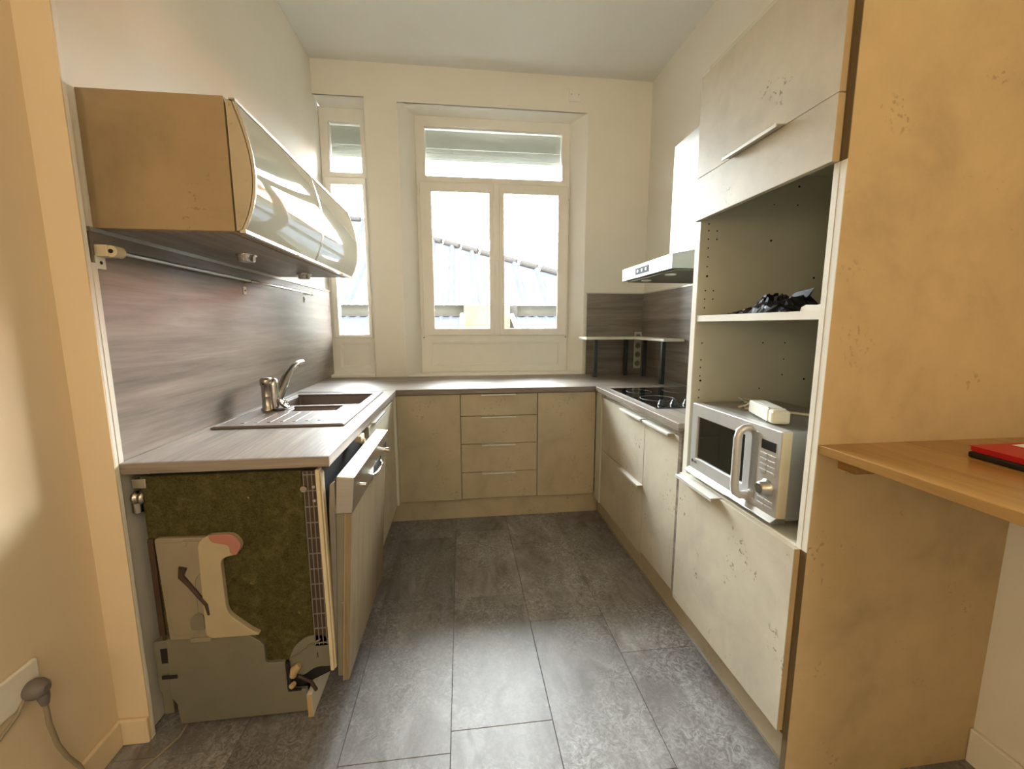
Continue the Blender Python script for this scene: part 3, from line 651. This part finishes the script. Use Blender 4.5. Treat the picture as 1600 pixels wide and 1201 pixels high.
for i in range(3): B().cyl((1.999, -1.17+i*0.052, 1.596), (1.996, -1.17+i*0.052, 1.596), 0.008).obj('button', 'alu', hd)

# ------------------------------------------------------------------ riser shelves and sockets
def riser(label, x0, x1, y0, y1, legs):
    t_ = thing('riser_shelf', label, 'shelf', ((x0+x1)/2, (y0+y1)/2, ZT), 'black legged riser shelves in the right back corner')
    B().box(x0, x1, y0, y1, 1.190, 1.208).obj('top_board', 'white', t_, 0.002)
    for a in legs: B().box(a[0]-0.013, a[0]+0.013, a[1]-0.013, a[1]+0.013, ZT, 1.190).obj('leg', 'leg', t_, 0.001)
    return t_
riser('white riser shelf on black legs against the back wall', 1.965, 2.345, -0.235, -0.02, ((2.046, -0.215), (2.320, -0.14)))
riser('white riser shelf on black legs running along the right wall by the hob', 2.352, 2.5, -0.70, -0.02, ((2.372, -0.66), (2.440, -0.225)))
ss = thing('socket_strip', 'grey vertical four-gang socket strip on the back splashback', 'socket', (2.478, -0.015, 1.09))
B().box(2.440, 2.502, -0.022, -0.012, 0.945, 1.245).obj('faceplate', 'carcass', ss, 0.003)
for i in range(4):
    z = 0.985+i*0.0733
    B().ring((2.471, -0.022, z), 0.024, 0.003, (0, 1, 0), 22, 6).obj('socket_ring', 'steel', ss)
    B().lathe([(0.021, 0), (0.021, 0.002)], (2.471, -0.0225, z), 18, (0, 1, 0)).obj('socket_well', 'greymetal', ss)
    B().cyl((2.471, -0.0255, z-0.012), (2.471, -0.022, z-0.012), 0.003, 8).obj('pin', 'steel', ss)
jb = thing('junction_cover', 'square white blank cover plate high on the back wall', 'cover plate', (1.9, -0.005, 3.02))
B().box(1.856, 1.948, -0.012, 0.0, 2.974, 3.066).obj('plate', 'pvc', jb, 0.004)
for xx in (1.875, 1.93): B().cyl((xx, -0.012, 3.02), (xx, -0.0145, 3.02), 0.004, 10).obj('screw', 'steel', jb)

# ------------------------------------------------------------------ tall cabinet
tc = thing('tall_cabinet', 'tall beige oven cabinet with open compartments on the right', 'cabinet', (2.2, -2.1, 0.15))
XD = 1.886; XB = 1.905; YI, YN = -1.838, -2.397          # front face, carcass front, inner faces
B().box(XB, 2.5, YI, -1.808, 0.15, 2.2).obj('side_board', 'carcass', tc, 0.001)
B().box(XB, 2.5, -2.412, YN, 0.15, 2.2).obj('side_board', 'carcass', tc, 0.001)
for za, zb, mt in ((0.15, 0.709, 'shaded_edge'), (0.709, 1.675, 'white'), (1.675, 2.2, 'shaded_edge')): B().box(XB-0.003, XB, -2.412, YN, za, zb).obj('edge_band', mt, tc)  # brown lengths beside the doors are the doors' shade, painted on the edge
B().box(XB-0.003, XB, YI, -1.808, 0.15, 2.2).obj('edge_band', 'white', tc)
B().box(XB, 2.516, -2.430, -2.4125, 0.0, 2.2).obj('side_panel', 'panel', tc, 0.001)['label'] = 'warm beige outer side panel'
for za, zb, mt in ((0.0, 0.709, 'shaded_edge'), (0.709, 1.675, 'white'), (1.675, 2.2, 'shaded_edge')): B().box(XB-0.002, XB, -2.4295, -2.413, za, zb).obj('panel_edge', mt, tc)  # door shade painted brown here too, white only along the open compartment
B().box(2.485, 2.5, YN, YI, 0.15, 2.2).obj('back_board', 'carcass', tc)
for nm, z0, z1 in (('top_board', 2.182, 2.2), ('compartment_floor', 0.697, 0.715), ('bottom_board', 0.15, 0.168), ('compartment_ceiling', 1.85, 1.868)):
    B().box(XB, 2.485, YN, YI, z0, z1).obj(nm, 'carcass', tc, 0.001)
B().box(XB-0.003, XB, YN+0.001, YI-0.001, 0.697, 0.715).obj('edge_band', 'white', tc)
sh = B().box(XB+0.004, 2.485, YN+0.0005, YI-0.0005, 1.312, 1.334).obj('shelf', 'carcass', tc, 0.001)
B().box(XB+0.001, XB+0.004, YN+0.0005, YI-0.0005, 1.312, 1.334).obj('edge_band', 'white', sh)
uf = B().box(XD, XD+0.018, -2.408, -1.820, 1.8265, 2.168).obj('flap_door', 'stone', tc, 0.001)
yhandle(uf, -2.250, -2.016, XD, 1.8255, 0.03)
lf = B().box(XD-0.003, XD+0.015, -2.410, -1.826, 1.675, 1.8235).obj('lower_flap', 'stone', tc, 0.001)
lo = B().box(XD, XD+0.018, -2.410, -1.816, 0.160, 0.709).obj('pull_out_front', 'stone', tc, 0.001)
yhandle(lo, -2.081, -1.840, XD, 0.7085, 0.032)
for o_, za, zb, dx, ye in ((uf, 1.8265, 2.168, 0, -2.408), (lf, 1.675, 1.8235, -0.003, -2.410), (lo, 0.160, 0.709, 0, -2.410)):
    B().box(XD+0.001+dx, XD+0.018+dx, ye-0.0008, ye, za+0.001, zb-0.001).obj('raw_edge', 'edge', o_)['label'] = 'tan board edge'
ph = B()
for x, z, big in [(1.939, 1.48, 1), (1.936, 1.427, 0), (1.968, 1.427, 0), (1.935, 1.396, 0), (1.968, 1.396, 0), (1.936, 1.363, 0), (2.381, 1.479, 1), (1.935, 1.23, 0), (1.935, 1.166, 0), (1.935, 1.136, 0), (1.935, 1.103, 0), (1.938, 1.085, 1), (1.935, 1.049, 0), (1.935, 1.018, 0), (2.189, 1.23, 0), (2.283, 1.229, 0), (2.284, 1.165, 0), (2.283, 1.103, 0), (2.38, 1.084, 1), (2.189, 1.05, 0), (1.934, 1.668, 0), (2.189, 1.744, 0), (2.285, 1.745, 0), (2.285, 1.811, 1), (1.935, 1.644, 0), (1.968, 1.644, 0), (1.935, 1.614, 0), (1.969, 1.614, 0), (1.937, 1.582, 0), (1.938, 1.55, 0), (1.937, 1.515, 0), (2.188, 1.614, 1)]:
    r_ = 0.0042 if big else 0.0028
    ph.cyl((x, YI+0.0002, z), (x, YI-0.0008, z), r_, 8)
o = ph.obj('shelf_pin_holes', 'dark', tc); o['kind'] = 'stuff'

# ------------------------------------------------------------------ microwave
mw = thing('microwave', 'silver microwave oven in the lower open compartment of the tall cabinet', 'microwave', (2.08, -2.09, 0.715))
MX = 1.90; YA, YZ = -2.318, -1.862; ZA, ZB = 0.738, 1.004
B().box(MX+0.03, MX+0.35, YA, YZ, ZA, ZB).obj('body', 'mwside', mw, 0.004)
fr = B().plate([YA, -2.166, -1.900, YZ], [ZA+0.004, 0.797, 0.956, ZB], 0, 1, holes={(1, 1)}); fr.v = [Vector((MX if p.z < 0.5 else MX+0.032, p.x, p.y)) for p in fr.v]
fc = fr.obj('front_frame', 'mwbody', mw, 0.003)
B().box(MX+0.008, MX+0.02, -2.170, -1.880, 0.790, 0.960).obj('window', 'mwglass', fc)
B().box(MX+0.001, MX+0.030, YA-0.0012, YA, ZA+0.006, ZB-0.002).obj('side_trim', 'seal', fc)['label'] = 'cream edge of the front frame'
hnd = B(); ph_ = -2.186
hnd.tube([(MX, ph_, 0.984), (MX-0.018, ph_, 0.984), (MX-0.033, ph_, 0.974), (MX-0.038, ph_, 0.952), (MX-0.038, ph_, 0.80), (MX-0.033, ph_, 0.778), (MX-0.018, ph_, 0.768), (MX, ph_, 0.768)], 0.0125, 12)
hnd.obj('handle', 'mwbody', mw)
B().box(MX-0.002, MX, -2.228, -2.200, 0.772, 0.982).obj('handle_recess', 'alu', fc, 0.001)
B().box(MX-0.0012, MX+0.002, -2.299, -2.242, 0.938, 0.965).obj('display', 'black', fc)
for i in range(4):
    z = 0.922-i*0.0165
    for y in (-2.302, -2.270): B().box(MX-0.004, MX, y, y+0.028, z-0.0055, z+0.0045).obj('button', 'mwbody', fc, 0.001)
B().lathe([(0.026, 0), (0.026, 0.004), (0.021, 0.006), (0.020, 0.024), (0.015, 0.027)], (MX, -2.276, 0.826), 20, (-1, 0, 0)).obj('dial', 'steel', fc)
for i in range(2):
    z = 0.786-i*0.0165
    for y in (-2.302, -2.270): B().box(MX-0.003, MX, y, y+0.028, z-0.005, z+0.004).obj('button', 'mwbody', fc, 0.001)
B().prism([(MX-0.018, ZA+0.002), (MX, ZA+0.012), (MX+0.03, ZA+0.010), (MX+0.03, ZA-0.004), (MX-0.016, ZA-0.004)], 'Y', YA-0.003, YZ+0.003).obj('bottom_lip', 'alu', mw, 0.001)
text('LG', 0.014, 'leg', fc, frame_mat((MX-0.0004, -1.893, 0.776), (0, -1, 0), (0, 0, 1)))
B().cyl((MX, -1.881, 0.781), (MX-0.0008, -1.881, 0.781), 0.0065, 14).obj('logo_disc', 'brown', fc)
for x in (MX+0.05, MX+0.32):
    for y in (YA+0.05, YZ-0.05): B().cyl((x, y, 0.715), (x, y, ZA), 0.014, 10).obj('foot', 'black', mw)

ad = thing('power_adapter', 'white plastic power adapter lying on the microwave', 'adapter', (1.965, -2.2, ZB))
ax_ = Vector((-0.30, -0.95, 0)).normalized(); ay_ = Vector((0.95, -0.30, 0)).normalized(); az_ = Vector((0, 0, 1)); ac = Vector((1.975, -2.165, ZB))
def loc(u, v_, w_): return ac+ax_*u+ay_*v_+az_*w_
def lbox(b, u0, u1, v0, v1, w0, w1):
    vs = [loc(u, v_, w_) for w_ in (w0, w1) for v_ in (v0, v1) for u in (u0, u1)]
    return b.add(vs, [(0, 2, 3, 1), (4, 5, 7, 6), (0, 1, 5, 4), (2, 6, 7, 3), (0, 4, 6, 2), (1, 3, 7, 5)])
lbox(B(), -0.095, 0.060, -0.026, 0.026, 0.004, 0.046).obj('case', 'adapter', ad, 0.005)
lbox(B(), 0.058, 0.092, -0.0255, 0.0255, 0.004, 0.045).obj('end_cap', 'cable', ad, 0.008)
lbox(B(), -0.06, 0.03, -0.016, 0.014, 0.0455, 0.0466).obj('rating_label', 'paper', ad)
for u, v_ in ((-0.088, -0.02), (-0.088, 0.02), (0.052, -0.02), (0.052, 0.02)): B().cyl(loc(u, v_, 0.046), loc(u, v_, 0.0468), 0.003, 8).obj('screw', 'greymetal', ad)
lbox(B(), -0.07, 0.04, -0.02, 0.02, 0.0, 0.004).obj('foot_pad', 'black', ad)
for k in range(3):
    B().tube([loc(-0.092, 0.004*k-0.004, 0.022), loc(-0.12, 0.01*k-0.012, 0.030-0.004*k), loc(-0.145, 0.018*k-0.02, 0.014), loc(-0.165-0.012*k, 0.012-0.02*k, 0.02+0.008*k), loc(-0.18, 0.02*k-0.03, 0.004+0.014*k)], 0.0035-0.0006*k, 7).obj('wire', 'cable', ad)
B().tube([(2.0, -2.02, ZB+0.006), (2.09, -2.10, ZB+0.006), (2.17, -2.20, ZB+0.006), (2.20, -2.25, ZB+0.008)], 0.005, 8).obj('cable', 'cable', ad)
B().prism([(-2.235, ZB+0.002), (-2.285, ZB+0.004), (-2.300, ZB+0.030), (-2.272, ZB+0.055)], 'X', 2.198, 2.2015).obj('cable_tag', 'adapter', ad)['label'] = 'cream folded tag on the cable'

# ------------------------------------------------------------------ black bag and scrap on the shelf
def bag():
    zs = 1.3345; b = bmesh.new(); nu, nv = 26, 16; rnd = random.Random(5)
    prof = [(0, 0.004), (0.10, 0.012), (0.2, 0.022), (0.32, 0.022), (0.42, 0.058), (0.50, 0.052), (0.58, 0.050), (0.68, 0.030), (0.78, 0.034), (0.86, 0.045), (0.93, 0.036), (1, 0.006)]
    def H(t_):
        for (a, ha), (c_, hc_) in zip(prof, prof[1:]):
            if a <= t_ <= c_: return ha+(hc_-ha)*(t_-a)/(c_-a)
        return 0
    V = []
    for i in range(nu+1):
        for j in range(nv+1):
            s_, t_ = i/nu, j/nv
            y = -1.955-0.325*s_; x = 1.925+0.15*t_+0.02*math.sin(s_*5)
            e = math.sin(math.pi*t_)**0.7
            z = zs+H(s_)*e*(0.75+0.5*rnd.random())+0.001
            V.append(b.verts.new((x+rnd.uniform(-.006, .006), y+rnd.uniform(-.006, .006), z)))
    V2 = [b.verts.new((v_.co.x, v_.co.y, zs)) for v_ in V]
    W = nv+1
    for i in range(nu):
        for j in range(nv):
            q = (i*W+j, (i+1)*W+j, (i+1)*W+j+1, i*W+j+1)
            b.faces.new([V[k] for k in q]); b.faces.new([V2[k] for k in reversed(q)])
    for i in range(nu):
        for j in (0, nv): b.faces.new([V[i*W+j], V2[i*W+j], V2[(i+1)*W+j], V[(i+1)*W+j]])
    for j in range(nv):
        for i in (0, nu): b.faces.new([V[i*W+j], V[i*W+j+1], V2[i*W+j+1], V2[i*W+j]])
    bmesh.ops.recalc_face_normals(b, faces=b.faces)
    o0 = Vector((2.0, -2.12, zs)); 
    for v_ in b.verts: v_.co -= o0
    me = bpy.data.meshes.new('bin_bag'); b.to_mesh(me); b.free(); me.materials.append(M['bag'])
    o = bpy.data.objects.new('bin_bag', me); COL.objects.link(o); o.location = o0; OFF[o] = o0
    flap = B()
    flap.add([(1.985, -2.165, zs+0.025), (2.02, -2.18, zs+0.03), (1.995, -2.205, zs+0.058), (2.0, -2.225, zs+0.055), (1.985, -2.24, zs+0.018), (2.03, -2.255, zs+0.022), (1.995, -2.272, zs+0.066), (2.0, -2.255, zs+0.045)],
             [(0, 2, 6, 4), (1, 5, 7, 3), (2, 3, 7, 6), (4, 6, 7, 5), (0, 1, 3, 2), (0, 4, 5, 1)])
    flap.obj('bag_corner', 'bag', o)
    return o
tag(bag(), 'crumpled black plastic bag on the upper open shelf of the tall cabinet', 'bag')
b = B(); b.prism([(-2.392, 1.3342), (-2.392, 1.356), (-2.37, 1.354), (-2.345, 1.350), (-2.31, 1.352), (-2.295, 1.346), (-2.292, 1.3342)], 'X', 1.94, 2.06)
tag(b.obj('packaging_offcut', 'white', off=(2.0, -2.34, 1.334)), 'flat white packaging offcut beside the black bag on the shelf', 'offcut')

# ------------------------------------------------------------------ wall cabinet with curved glass doors
uc = thing('wall_cabinet', 'beige wall cabinet with two bulging grey glass doors above the sink', 'cabinet', (0.2, -1.4, 1.57))
UY0, UY1 = -2.0, -0.80; UZ0, UZ1 = 1.570, 1.932
B().box(0.001, 0.372, UY0, UY1, UZ0, UZ1).obj('body', 'gable', uc, 0.001)
B().box(0.02, 0.355, UY0+0.02, UY1-0.02, UZ0-0.002, UZ0+0.002).obj('underside', 'wood_y', uc)['label'] = 'taupe underside'
def curve(x_off=0.0, n=14):
    P = []
    for i in range(n+1):
        t_ = i/n; z = UZ0+0.004+(1.924-UZ0-0.004)*t_
        P.append((0.398+x_off+0.040*(1-(2*t_-1)**2)*(1.0+0.25*(1-2*t_)), z))
    return P
for ya, yb in ((UY0+0.001, -1.4035), (-1.3985, UY1-0.001)):
    cu_ = curve()
    d = B().prism([(0.377, 1.924), (0.377, UZ0+0.002)]+curve(-0.006), 'Y', ya, yb).obj('door', 'stone_plain', uc)
    gp = B(); a = curve(); c_ = curve(-0.005); n = len(a)
    vs = [(x, ya+0.006, z) for x, z in a]+[(x, yb-0.006, z) for x, z in a]+[(x, ya+0.006, z) for x, z in c_]+[(x, yb-0.006, z) for x, z in c_]
    for i in range(n-1):
        pass
    gp.add(vs, [(i, i+1, n+i+1, n+i) for i in range(n-1)], True)
    gp.f += [[2*n+i, 3*n+i, 3*n+i+1, 2*n+i+1] for i in range(n-1)]; gp.sm += [False]*(n-1)
    gp.f += [[i, 2*n+i, 2*n+i+1, i+1] for i in range(n-1)]+[[n+i, n+i+1, 3*n+i+1, 3*n+i] for i in range(n-1)]; gp.sm += [False]*(2*n-2)
    gp.f += [[0, n, 3*n, 2*n], [n-1, 3*n-1, 4*n-1, 2*n-1]]; gp.sm += [False]*2
    gp.obj('glass_panel', 'doorglass', d)
    for y in (ya, yb-0.006):
        B().prism(curve(0.002)+list(reversed(curve(-0.008))), 'Y', y, y+0.006).obj('edge_trim', 'alu', d)
    B().box(0.385, 0.402, ya, yb, UZ0-0.004, UZ0+0.005).obj('bottom_trim', 'alu', d); B().box(0.385, 0.402, ya, yb, 1.921, 1.929).obj('top_trim', 'alu', d)
    ym = (ya+yb)/2+0.1
    B().box(0.394, 0.412, ym-0.022, ym+0.022, UZ0-0.010, UZ0-0.002).obj('pull_tab', 'alu', d, 0.002)
    if ya < -1.9:
        for z in (1.91, 1.862, 1.625, 1.585): B().cyl((0.386, ya, z), (0.386, ya-0.0015, z), 0.0035, 8).obj('screw', 'edge', d)
for y in (-1.584, -0.986):
    pl = B().lathe([(0.036, 0), (0.036, -0.005), (0.030, -0.007), (0.030, -0.024), (0.024, -0.028), (0.010, -0.028)], (0.205, y, UZ0-0.002), 22).obj('spot_lamp', 'chrome', uc)
rl = thing('hanging_rail', 'thin metal hanging rail on the left splashback under the wall cabinet', 'rail', (0.05, -1.2, 1.50))
B().tube([(0.055, -1.99, 1.505), (0.055, -1.21, 1.503)], 0.0065, 10).obj('rod', 'steel', rl); B().tube([(0.055, -1.21, 1.503), (0.055, -0.43, 1.502)], 0.0055, 10).obj('rod', 'steel', rl)
B().tube([(0.055, -1.25, 1.503), (0.055, -1.17, 1.503)], 0.009, 10).obj('connector', 'nickel', rl)
B().tube([(0.055, -0.445, 1.502), (0.055, -0.415, 1.502)], 0.010, 10).obj('end_knob', 'nickel', rl)
for y in (-1.215, -0.455): 
    B().tube([(0.012, y, 1.503), (0.055, y, 1.503)], 0.005, 8).obj('bracket', 'steel', rl)
bk = B(); bk.box(0.012, 0.045, -2.022, -1.985, 1.490, 1.522); bk.cyl((0.052, -2.018, 1.505), (0.052, -1.985, 1.505), 0.016); bk.obj('bracket', 'seal', rl, 0.002)
B().cyl((0.052, -2.0185, 1.505), (0.052, -2.020, 1.505), 0.006, 10).obj('hole', 'dark', rl)
def clip(label, y, z, s_, mat):
    t_ = thing('wall_clip', label, 'clip', (0.014, y, z))
    B().box(0.012, 0.016, y-s_, y+s_, z-0.018, z+0.018).obj('plate', mat, t_, 0.001); B().cyl((0.016, y, z), (0.0168, y, z), 0.005, 10).obj('hole', 'dark', t_)
clip('small white clip at the near end of the left splashback', -2.008, 1.474, 0.016, 'white')
clip('small white clip below the middle of the hanging rail', -1.215, 1.462, 0.013, 'white')
clip('small grey clip below the far end of the hanging rail', -0.455, 1.468, 0.008, 'greymetal')

# ------------------------------------------------------------------ oak bar with folders
br = thing('bar_counter', 'oak breakfast bar fixed between tall cabinet and right wall', 'counter', (2.2, -3.0, 0.978))
for i in range(5): B().box(1.905+i*0.1218, 1.905+(i+1)*0.1218-0.0004, -4.0, -2.4305, 0.978, 1.0).obj('stave', ('oak', 'oak_b')[i % 2], br, 0.0012)
for y in (-2.46,):
    B().box(1.965, 2.06, -2.48, -2.4305, 0.936, 0.978).obj('cleat', 'oak_edge', br, 0.002)
B().box(2.476, 2.514, -3.98, -2.47, 0.948, 0.978).obj('cleat', 'oak_edge', br, 0.002)
def rbox(b, c, ang, lx, ly, z0, z1, tilt=0.0):
    ca, sa = math.cos(ang), math.sin(ang); vs = []
    for z in (z0, z1):
        for u, v_ in ((0, 0), (lx, 0), (lx, ly), (0, ly)):
            vs.append((c[0]+u*ca-v_*sa, c[1]+u*sa+v_*ca, z+tilt*u))
    return b.add(vs, [(0, 3, 2, 1), (4, 5, 6, 7), (0, 1, 5, 4), (1, 2, 6, 5), (2, 3, 7, 6), (3, 0, 4, 7)])
bc = (2.165, -2.555)
tag(rbox(B(), bc, -0.12, 0.24, -0.34, 1.0, 1.013).obj('folder', 'black', off=(2.25, -2.7, 1.0), bevel=0.003), 'black folder lying flat on the oak bar under the red one', 'folder')
rf = thing('folder', 'red card folder slightly open on top of the black folder', 'folder', (2.25, -2.7, 1.013))
rbox(B(), (bc[0]+0.004, bc[1]-0.004), -0.10, 0.235, -0.33, 1.0135, 1.0165).obj('lower_cover', 'red', rf)
rbox(B(), (bc[0]+0.004, bc[1]+0.002), -0.08, 0.235, -0.31, 1.024, 1.0255, 0.03).obj('upper_cover', 'red', rf)
rbox(B(), (bc[0]+0.004, bc[1]-0.002), -0.09, 0.003, -0.30, 1.016, 1.0245).obj('spine', 'red', rf)
tag(rbox(B(), (bc[0]+0.085, bc[1]-0.02), -0.04, 0.13, -0.20, 1.0286, 1.0294, 0.03).obj('paper_sheet', 'paper', off=(2.3, -2.7, 1.033)), 'white sheet of paper lying on the red folder', 'paper')

# ------------------------------------------------------------------ wall socket and plug
ws = thing('wall_socket', 'cream wall socket low on the left wall near the camera', 'socket', (-0.06, -2.32, 0.43))
B().box(XN, XN+0.012, -2.40, -2.27, 0.385, 0.475).obj('faceplate', 'socket', ws, 0.004)
pg = thing('power_plug', 'grey plug with its cord in the low left wall socket', 'plug', (-0.04, -2.30, 0.41))
B().lathe([(0.021, 0), (0.024, 0.006), (0.024, 0.02), (0.018, 0.034), (0.010, 0.040)], (XN+0.012, -2.300, 0.412), 18, (1, 0, 0)).obj('plug_body', 'greyplug', pg)
B().tube([(XN+0.034, -2.298, 0.410), (XN+0.036, -2.296, 0.385), (XN+0.034, -2.293, 0.362)], [0.014, 0.012, 0.008], 10).obj('strain_relief', 'greyplug', pg)
B().tube([(XN+0.034, -2.293, 0.365), (XN+0.030, -2.288, 0.30), (XN+0.028, -2.275, 0.225), (XN+0.028, -2.258, 0.17), (XN+0.03, -2.235, 0.115), (XN+0.035, -2.225, 0.06), (XN+0.05, -2.24, 0.006), (XN+0.07, -2.35, 0.005), (XN+0.08, -2.6, 0.005)], 0.0055, 8).obj('cord', 'greycord', pg)
tag(B().tube([(XN+0.014, -2.315, 0.402), (XN+0.018, -2.34, 0.38), (XN+0.012, -2.40, 0.345), (XN+0.01, -2.5, 0.33), (XN+0.01, -2.62, 0.2), (XN+0.02, -2.7, 0.005)], 0.004, 8).obj('loose_cable', 'greycord', off=(XN+0.02, -2.45, 0.3)), 'thin second cable running from the left wall socket out of frame', 'cable')
